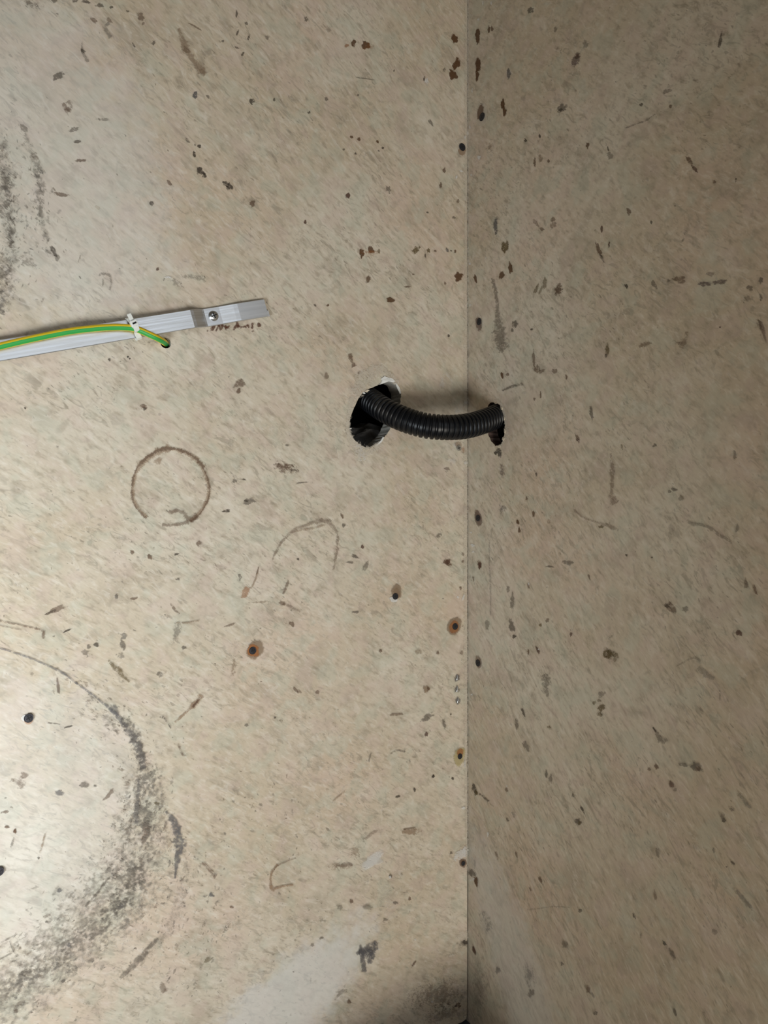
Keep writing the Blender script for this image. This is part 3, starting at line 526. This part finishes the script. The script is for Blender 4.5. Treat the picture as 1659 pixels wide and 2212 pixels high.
R_([(1058,1160,2),(1059,1240,3),(1061,1290,3),(1060,1330,2)], 'slate', .4); R_([(1240,830,20),(1180,900,20)], 'halo', .01, True, 'scuff')
R_([(1138,1965,3),(1200,1958,3),(1232,1960,2)], 'grey', .4); R_([(1460,1440,3),(1500,1420,4),(1515,1430,5)], 'grey', .5); R_([(1509,1440,8),(1525,1456,10),(1545,1466,4)], 'smoke', .7, False, 'scuff')
# dried coffee ring and a fainter arc
def ring_pts(cx, cy, r, a0, a1, wf, n=40):
    out = []
    for i in range(n + 1):
        a = math.radians(a0 + (a1 - a0) * i / n); rr = r * (1 + 0.012 * math.sin(3 * a) + 0.010 * math.sin(7 * a + 1))
        out.append((cx + rr * math.cos(a), cy + rr * math.sin(a), wf(a0 + (a1 - a0) * i / n)))
    return out
stroke('L', ring_pts(367.5, 1054, 82, 128, 420, lambda a: 6 + (5 if 215 < a < 270 else 0) + (3 if 290 < a < 330 else 0) + 1.5 * math.sin(a / 3)), 'tan', .62, 'coffee_ring', False, .5)
stroke('L', ring_pts(367.5, 1054, 84, 128, 420, lambda a: 3 + (2 if 215 < a < 330 else 0) + math.sin(a / 5)), 'brown', .62, 'coffee_ring', False, .8)
stroke('L', ring_pts(367.5, 1054, 82, 62, 103, lambda a: 6 if a < 85 else 5, 14), 'brown', .6, 'coffee_ring', False, .6)
stroke('L', [(362,1108,8),(380,1103,7),(396,1108,6),(404,1118,10),(416,1122,11),(427,1112,12)], 'brown', .6, 'coffee_ring', False, .4)
spot('L', 341, 997, 20, 12, -40, 'tan', .6, False, 'stain')
stroke('L', [(588,1210,3),(594,1194,4),(612,1166,5),(634,1146,6),(660,1135,5),(688,1126,8),(704,1127,8),(721,1142,7),(728,1160,5),(726,1190,5),(722,1215,5),(719,1232,3)], 'brown', .5, 'faint_ring', False, .4)
stroke('L', [(636,1148,4),(670,1142,4),(700,1134,4)], 'halo', .6, 'faint_ring', False, .4)
# rubbed pale facing round the sawn holes, dust by the conduit
stroke('L', [(858,832,12),(836,806,12),(812,800,22),(790,815,30),(772,838,26),(760,866,12),(752,900,8),(752,935,10),(764,960,14),(780,976,22),(800,974,14),(822,958,10)], 'pale', .75, 'rubbed_facing', False, .3)
stroke('L', [(770,960,8),(780,985,20),(784,996,8)], 'white', .5, 'rubbed_facing', True)
spot('L', 954, 828, 14, 36, 0, 'white', .40, True, 'dust_smear'); spot('L', 968, 815, 9, 26, -30, 'white', .35, True, 'dust_smear'); spot('L', 988, 886, 20, 22, 0, 'white', .45, True, 'dust_smear')
spot('L', 982, 962, 12, 20, 20, 'white', .5, True, 'dust_smear'); spot('L', 976, 996, 16, 20, 20, 'white', .4, True, 'dust_smear'); spot('L', 1000, 972, 12, 16, 0, 'orange', .5, True, 'stain')
stroke('R', [(1066,866,5),(1080,868,5),(1088,884,6),(1094,908,6),(1096,930,6),(1092,950,6),(1080,968,7)], 'pale', .6, 'rubbed_facing', False, .6)
# the worn arris of the left board along the joint, its caught light painted paler
stroke('L', [(1007.5, -60, 7), (1007, 400, 8), (1005.5, 800, 8), (1005, 1200, 7), (1006, 1600, 7), (1008, 1900, 4)], 'pale', .55, 'lit_worn_edge', False, .25)

# torn flaps of white facing standing off the rim of the left hole
def flap(side, pts, h, mat, parent):
    v = []; n = len(pts)
    for (x, y) in pts: v.append((*on_wall(side, x, y), 0.0002))
    for i, (x, y) in enumerate(pts): v.append((*on_wall(side, x, y), 0.0002 + h * (0.5 + 0.5 * ((i * 37) % 5) / 4)))
    f = [tuple(range(n - 1, -1, -1)), tuple(range(n, 2 * n))] + [(i, (i + 1) % n, n + (i + 1) % n, n + i) for i in range(n)]
    return obj('torn_flap', mesh('torn_flap', v, f), mat, parent)
flap('L', [(815,832),(821,829),(824,822),(823,818),(829,813),(838,816),(846,818),(852,824),(848,826),(838,824),(826,829)], 0.0016, M['white_fibre'], wall_left)
flap('L', [(853,827),(857,830),(862,838),(866,850),(863,851),(858,840)], 0.0010, M['white_fibre'], wall_left)
flap('L', [(787,846),(792,842),(797,843),(792,848)], 0.0014, M['tan_fibre'], wall_left)
flap('L', [(782,849),(786,851),(788,850),(785,847)], 0.0014, M['white_fibre'], wall_left)
flap('L', [(808,964),(815,958),(822,951),(826,944),(829,945),(824,955),(814,963)], 0.0012, M['white_fibre'], wall_left)
flap('L', [(755,924),(759,925),(758,927),(754,927)], 0.0010, M['white_fibre'], wall_left)
flap('L', [(780,968),(792,971),(804,966),(806,968),(793,974),(781,971)], 0.0008, M['tan_fibre'], wall_left)
for pts in ([(1082,878),(1087,880),(1086,886),(1083,885)], [(1089,898),(1092,902),(1091,908),(1089,906)], [(1090,926),(1094,930),(1092,936),(1090,934)], [(1087,944),(1091,947),(1089,952),(1086,950)], [(1076,963),(1082,962),(1083,966),(1078,968)]):
    flap('R', pts, 0.0012, M['tan_fibre'], wall_right)

# rough grey wool in the cavity behind the left hole
def lump(name, cen, r, mat, matrix, seed):
    rnd = random.Random(seed); bm = bmesh.new(); bmesh.ops.create_icosphere(bm, subdivisions=4, radius=1.0)
    ph = [(Vector((rnd.uniform(-1, 1), rnd.uniform(-1, 1), rnd.uniform(-1, 1))) * rnd.uniform(3, 12), rnd.uniform(0, 6)) for _ in range(14)]
    for v in bm.verts:
        d = sum(math.sin(q.dot(v.co) + p) for q, p in ph) / 14
        v.co = Vector((v.co.x * r[0], v.co.y * r[1], v.co.z * r[2])) * (1 + 0.55 * d) + Vector(cen)
    me = bpy.data.meshes.new(name); bm.to_mesh(me); bm.free()
    return obj(name, me, mat, None, matrix)
hx, hy = on_wall('L', 800, 945)
tag(lump('insulation_wool', (hx + 0.014, hy - 0.006, -0.048), (0.034, 0.024, 0.024), M['insul'], ML, 5), 'lumpy dark grey wool inside the bottom of the larger sawn hole', 'insulation')

# ------------------------------------------------------------------ corrugated conduit across the corner
def sample(pts, step):
    P = [Vector(p) for p in smooth_line([tuple(p) for p in pts], 40)]
    out = [P[0]]; acc = 0.0
    for a, b in zip(P, P[1:]):
        l = (b - a).length
        while acc + l >= step:
            t = (step - acc) / l; a = a.lerp(b, t); out.append(a.copy()); l = (b - a).length; acc = 0.0
        acc += l
    return out
def tube(path, radius, seg=32, cap=True, arc=(0, 2 * math.pi), up=Vector((0, 0, 1)), twist=0.0):
    """swept tube; radius is a number or a function of the index; arc < full circle makes a strip of the tube"""
    V, Fc = [], []; n = len(path); full = arc[1] - arc[0] > 6.28
    T0 = (path[1] - path[0]).normalized(); u = (up - T0 * up.dot(T0)).normalized()
    m = seg if full else seg + 1
    for i, p in enumerate(path):
        T = (path[min(i + 1, n - 1)] - path[max(i - 1, 0)]).normalized()
        u = (u - T * u.dot(T)).normalized(); v = T.cross(u)
        r = radius(i) if callable(radius) else radius
        for j in range(m):
            a = arc[0] + (arc[1] - arc[0]) * j / seg + twist * i
            V.append(p + (u * math.cos(a) + v * math.sin(a)) * r)
    for i in range(n - 1):
        for j in range(seg):
            k2 = (j + 1) % m if full else j + 1
            Fc.append((i * m + j, i * m + k2, (i + 1) * m + k2, (i + 1) * m + j))
    if cap and full:
        Fc.append(tuple(range(m))[::-1]); Fc.append(tuple((n - 1) * m + j for j in range(m)))
    return V, Fc
cp = [at(762, 836, 0.842), at(776, 845, 0.822), at(797, 862, 0.796), at(828, 884, 0.772), at(868, 904, 0.758), at(912, 918, 0.752), at(950, 923, 0.752), at(985, 923, 0.757),
      at(1015, 919, 0.767), at(1043, 911, 0.781), at(1066, 902, 0.797), at(1085, 892, 0.818), at(1096, 884, 0.838)]
PITCH = 0.0050
prof = [1.0, 1.0, 1.0, 1.0, 1.0, 0.965, 0.86, 0.86, 0.86, 0.965]
path = sample(cp, PITCH / len(prof))
V, Fc = tube(path, lambda i: 0.0130 * prof[i % len(prof)], 40)
me = mesh('corrugated_conduit', V, Fc)
for p in me.polygons: p.use_smooth = True
me.set_sharp_from_angle(angle=math.radians(35))
tag(obj('corrugated_conduit', me, M['black']), 'black corrugated plastic conduit bridging the corner between two sawn holes', 'conduit')

# ------------------------------------------------------------------ aluminium strip, its screw, wire and tie
HS = 0.0075                                  # the long part stands this far off the board
A = Vector(on_wall('L', 2, 757.5, HS)); B = Vector(on_wall('L', 573.5, 665.5, 0.002))
dirv = (B - A).normalized(); acr = Vector((-dirv.y, dirv.x)); LEN = (B - A).length
def along(px, py, h): return (Vector(on_wall('L', px, py, h)) - A).dot(dirv)
prof_h = [(-0.30, HS), (along(416, 695, HS), HS), (along(421, 694, HS), HS - 0.0004), (along(438, 689, 0.002), 0.0016), (along(443, 688, 0.001), 0.0011), (along(476, 682, 0.001), 0.0011), (along(480, 681, 0.001), 0.0013),
          (along(505, 677, 0.001), 0.0024), (along(514, 675, 0.001), 0.0026), (LEN, 0.0020)]
WID, THK = 0.0164, 0.0019
bm = bmesh.new(); rows = []
for i, (s, h) in enumerate(prof_h):
    a, b = prof_h[max(i - 1, 0)], prof_h[min(i + 1, len(prof_h) - 1)]
    sl = math.atan2(b[1] - a[1], b[0] - a[0]); nx, nz = -math.sin(sl), math.cos(sl)
    c2 = A + dirv * s; row = []
    ch = 0.0004
    for q, t in ((-WID / 2, 0.0), (WID / 2, 0.0), (WID / 2, THK - ch), (WID / 2 - ch, THK), (-WID / 2 + ch, THK), (-WID / 2, THK - ch)):
        base = c2 + acr * q + dirv * (nx * t)
        row.append(bm.verts.new((base.x, base.y, max(h, 0.00045) + nz * t)))
    rows.append(row)
for a, b in zip(rows, rows[1:]):
    for j in range(6): bm.faces.new((a[j], b[j], b[(j + 1) % 6], a[(j + 1) % 6]))
bm.faces.new(rows[0]); bm.faces.new(rows[-1][::-1])
# the little burr left by the saw at the lower end corner
e0 = A + dirv * LEN - acr * (WID / 2); q = [e0, e0 + dirv * 0.0016 - acr * 0.0002, e0 + dirv * 0.0016 + acr * 0.0058, e0 + acr * 0.0048]
lo = [bm.verts.new((p.x, p.y, 0.0012)) for p in q]; hi = [bm.verts.new((p.x, p.y, 0.0034)) for p in q]
bm.faces.new(lo[::-1]); bm.faces.new(hi)
for j in range(4): bm.faces.new((lo[j], lo[(j + 1) % 4], hi[(j + 1) % 4], hi[j]))
bmesh.ops.recalc_face_normals(bm, faces=bm.faces)
me = bpy.data.meshes.new('aluminium_strip'); bm.to_mesh(me); bm.free()
tag(obj('aluminium_strip', me, M['alu'], None, ML), 'shiny flat aluminium strip with stepped end screwed to the left board', 'metal strip')

def screw(matrix, x, y, z, r, labels, metal, dome=0.35, tilt=0.3, group=None, parts=True):
    """a screw: lathed head with a slightly domed top and a cross recess"""
    root = empty('screw', None, matrix @ Matrix.Translation((x, y, z)))
    pr = [(0.0, dome * r), (0.45 * r, dome * r * 0.93), (0.78 * r, dome * r * 0.68), (0.95 * r, dome * r * 0.32), (r, 0.10 * r), (r, 0.0)]
    V, Fc = [], []; seg = 24
    for rr, zz in pr[1:]:
        for j in range(seg): V.append((rr * math.cos(2 * math.pi * j / seg), rr * math.sin(2 * math.pi * j / seg), zz))
    V.append((0, 0, pr[0][1])); top = len(V) - 1
    for j in range(seg): Fc.append((top, j, (j + 1) % seg))
    for i in range(len(pr) - 2):
        for j in range(seg): Fc.append((i * seg + j, (i + 1) * seg + j, (i + 1) * seg + (j + 1) % seg, i * seg + (j + 1) % seg))
    Fc.append(tuple(range((len(pr) - 2) * seg, (len(pr) - 1) * seg))[::-1])
    hd = obj('head', mesh('screw_head', V, Fc, True), metal); hd.parent = root
    a, b, zt = 0.55 * r, 0.11 * r, dome * r * 1.02
    out = [(b, a), (b, b), (a, b), (a, -b), (b, -b), (b, -a), (-b, -a), (-b, -b), (-a, -b), (-a, b), (-b, b), (-b, a)]
    ct, st_ = math.cos(tilt), math.sin(tilt)
    V = [(px * ct - py * st_, px * st_ + py * ct, zt) for px, py in out] + [(px * ct - py * st_, px * st_ + py * ct, zt - 0.25 * r) for px, py in out]
    n = len(out); Fc = [tuple(range(n))[::-1], tuple(range(n, 2 * n))] + [(i, (i + 1) % n, n + (i + 1) % n, n + i) for i in range(n)]
    rc = obj('cross_recess', mesh('cross_recess', V, Fc), M['recess']); rc.parent = root
    return tag(root, labels, 'screw', group)
sx, sy = on_wall('L', 461, 682.5, 0.003)
screw(ML, sx, sy, 0.0031, 0.0047, 'bright cross-head screw fixing the stepped end of the aluminium strip', M['steel'], 0.5, 0.5)

# earth wire: yellow with green bands, over the strip, through the tie and into its small hole
def lp(px, py, h):
    x, y = on_wall('L', px, py, h); return Vector((x, y, h))
RW = 0.0029
wz = HS + THK + RW + 0.0003
wp = [lp(-170, 795, wz), lp(-80, 770, wz), lp(0, 748, wz), lp(77, 730, wz), lp(154, 715, wz), lp(231, 707, wz), lp(278, 707.5, wz), lp(301, 713, wz), lp(328, 725, wz), lp(340, 730.5, wz - 0.0012), lp(350, 736, 0.0062), lp(355, 739.5, 0.0008), lp(358.5, 742.5, -0.008), lp(361, 745, -0.016)]
wpath = sample(wp, 0.0014)
root = tag(empty('earth_wire', None, ML @ Matrix.Translation(lp(100, 725, 0.0))), 'green and yellow earth wire lying along the aluminium strip', 'wire')
inv = Matrix.Translation(-lp(100, 725, 0.0))
def wl_mesh(name, V, Fc):
    m_ = mesh(name, V, Fc, True); m_.transform(inv); return m_
V, Fc = tube(wpath, RW, 20, True, up=Vector((0, 0, 1)))
obj('insulation', wl_mesh('wire_insulation', V, Fc), M['yellow'], root)
V, Fc = tube(wpath, RW * 1.03, 12, False, (math.radians(-12), math.radians(60)), Vector((0, 0, 1)), 0.0018)
g_ = obj('green_band', wl_mesh('wire_green_band', V, Fc), M['green'], root)

# cable tie round strip and wire
tc_ = lp(287.5, 709, HS); tl = (tc_.xy - A).dot(dirv)
T0 = A + dirv * tl
tie = tag(empty('cable_tie', None, ML @ Matrix.Translation((T0.x, T0.y, 0.0))), 'white nylon cable tie holding the earth wire on the strip', 'cable tie')
tdir = (dirv + acr * 0.20).normalized(); tacr = Vector((-tdir.y, tdir.x))
yw = (lp(287.5, 708.5, wz).xy - T0).dot(acr)
zt = HS + THK
loop = [(-WID / 2 - 0.0010, HS - 0.0008), (-WID / 2 - 0.0012, zt * 0.9), (-WID / 2 - 0.0004, zt + 0.0009), (-0.0038 + yw, zt + 0.0022), (-0.0030 + yw, zt + 2 * RW - 0.0006), (yw - 0.0010, zt + 2 * RW + 0.0006),
        (yw + 0.0014, zt + 2 * RW + 0.0005), (yw + 0.0032, zt + 2 * RW - 0.0008), (yw + 0.0042, zt + RW), (WID / 2 + 0.0004, zt + 0.0010), (WID / 2 + 0.0012, zt * 0.9), (WID / 2 + 0.0010, HS - 0.0008)]
bw, bt = 0.0023, 0.0010
V, Fc = [], []
n = len(loop)
for i, (yy, zz) in enumerate(loop):
    a, b = loop[i - 1], loop[(i + 1) % n]; ty, tz = b[0] - a[0], b[1] - a[1]; l = math.hypot(ty, tz); ny, nz = -tz / l, ty / l
    for sd, t in ((-bw, 0), (bw, 0), (bw, bt), (-bw, bt)):
        p = tdir * sd + tacr * (yy + ny * t); V.append((p.x, p.y, zz + nz * t))
for i in range(n):
    for j in range(4): Fc.append((i * 4 + j, ((i + 1) % n) * 4 + j, ((i + 1) % n) * 4 + (j + 1) % 4, i * 4 + (j + 1) % 4))
bd = obj('band', mesh('tie_band', V, Fc), M['nylon'], tie)
def bevel_box(name, sx_, sy_, sz_, cen, rotz, bev, mat, parent):
    bm = bmesh.new(); bmesh.ops.create_cube(bm, size=1.0); bmesh.ops.scale(bm, vec=(sx_, sy_, sz_), verts=bm.verts)
    bmesh.ops.bevel(bm, geom=bm.edges[:], offset=bev, segments=2, affect='EDGES', profile=0.6)
    bmesh.ops.transform(bm, matrix=Matrix.Translation(cen) @ Matrix.Rotation(rotz, 4, 'Z'), verts=bm.verts)
    m_ = bpy.data.meshes.new(name); bm.to_mesh(m_); bm.free(); return obj(name, m_, mat, parent)
ra = math.atan2(tdir.y, tdir.x)
hp = tacr * (yw + 0.0030)
hd = bevel_box('head', 0.0062, 0.0054, 0.0042, (hp.x, hp.y, zt + 2 * RW + 0.0010), ra, 0.0007, M['nylon'], tie)
sp_ = tacr * (yw + 0.0030)
bevel_box('slot', 0.0034, 0.0015, 0.0006, (sp_.x, sp_.y, zt + 2 * RW + 0.0031), ra, 0.0001, M['recess'], hd)
tp = tacr * (yw + 0.0085)
bevel_box('tail', 0.0036, 0.0070, 0.0012, (tp.x, tp.y, zt + 2 * RW + 0.0002), ra, 0.0004, M['nylon'], tie)

# ------------------------------------------------------------------ screws driven into the boards
def board_screw(side, px, py, rpx, label, halo=(), dome=0.12, tilt=0.4, metal=None):
    for hx_, hy_, L, W, a, col, st, sf in halo: spot(side, hx_, hy_, L, W, a, col, st, bool(sf), 'screw_stain', 0.12)
    x, y = on_wall(side, px, py)
    z = next_lift(side) + 0.0002
    P = at(px, py, 1.0); depth = (CORNER + (XL if side == 'L' else XR) * x).y
    return screw(ML if side == 'L' else MR, x, y, z, rpx * depth / F, label, metal or M['dark_steel'], dome, tilt)
board_screw('L', 997, 319, 8.0, 'dark screw in the left board near the joint, highest of that board', [(997,328,15,14,0,'tan',.8,0),(992,305,18,8,-20,'pale',.5,0)])
board_screw('L', 852.5, 1288, 7.0, 'dark screw with a pale nick below and a tan stain above it', [(856,1278,19,28,0,'halo',.95,0),(856,1281,14,20,0,'tan',.6,0),(849,1295,16,10,20,'white',.9,0)])
board_screw('L', 981.5, 1353, 7.0, 'dark screw in a rusty oval near the joint, above the three staples', [(980,1353,26,34,20,'halo',1,0),(980,1354,18,24,20,'orange',.75,0)])
board_screw('L', 544.5, 1405, 8.0, 'dark screw in a large orange-brown oval stain in the middle of the left board', [(550,1404,29,40,35,'halo',1,0),(546,1405,23,24,20,'orange',.9,0)])
board_screw('L', 61.5, 1550.5, 9.5, 'dark bare screw low by the left edge with a white chip beside it', [(53,1551,12,14,0,'white',.9,0),(61,1557,18,12,0,'orange',.6,0)])
board_screw('L', 992, 1633, 6.0, 'small dark screw near the joint with a yellowish ring round it', [(991,1634,20,38,10,'yel',.7,0),(993,1624,12,14,20,'orange',.8,0)])
board_screw('L', 999, 1864, 5.0, 'small rusty screw beside the white patch at the joint', [(999,1864,14,17,0,'brown',.9,0)])
board_screw('L', -2, 1881, 9.5, 'dark screw cut off by the left edge of the picture', [])
board_screw('L', 989.5, 968, 6.0, 'grey steel screw under the black conduit beside the joint', [(989,960,14,10,0,'tan',.5,0)], metal=M['steel'])
board_screw('R', 1043, 253, 8.5, 'dark sunken screw high on the right board below the brown glue spots', [(1041,247,24,52,0,'pale',.55,0),(1039,242,12,30,8,'brown',.9,0)])
board_screw('R', 1036.5, 695, 7.5, 'dark rusty screw on the right board above the black conduit', [(1035,688,12,18,0,'pale',.6,0),(1035,700,12,26,-10,'red',.7,0)])
board_screw('R', 1034, 1119, 7.0, 'dark screw with a bright glint on the right board below the conduit', [(1034,1120,14,32,-10,'red',.7,0)])
board_screw('R', 1034, 1432, 7.5, 'dark screw on the right board beside the joint, lowest of that board', [(1035,1430,12,24,-8,'brown',.6,0)])
# staples shining by the joint
def staple(px, py, label):
    x, y = on_wall('L', px, py); root = V = None
    p = [Vector((x - 0.0006, y - 0.0030, 0.0001)), Vector((x - 0.0004, y - 0.0026, 0.0010)), Vector((x + 0.0002, y, 0.0013)), Vector((x + 0.0006, y + 0.0026, 0.0010)), Vector((x + 0.0007, y + 0.0030, 0.0001))]
    V, Fc = tube([Vector(q) for q in smooth_line([tuple(a) for a in p], 5)], 0.0006, 8, True, up=Vector((1, 0, 0)))
    m_ = mesh('staple', V, Fc, True); m_.transform(Matrix.Translation((-x, -y, 0)))
    return tag(obj('staple', m_, M['steel'], None, ML @ Matrix.Translation((x, y, 0.0004))), label, 'staple', 'staples beside the joint')
for px, py, lb in ((985.5, 1463, 'tiny steel staple beside the joint, top of three'), (985.5, 1488, 'tiny steel staple beside the joint, middle of three'), (987, 1512, 'tiny steel staple beside the joint, bottom of three')):
    spot('L', px + 1, py + 2, 11, 13, 20, 'slate', .8, False, 'stain'); staple(px, py, lb)
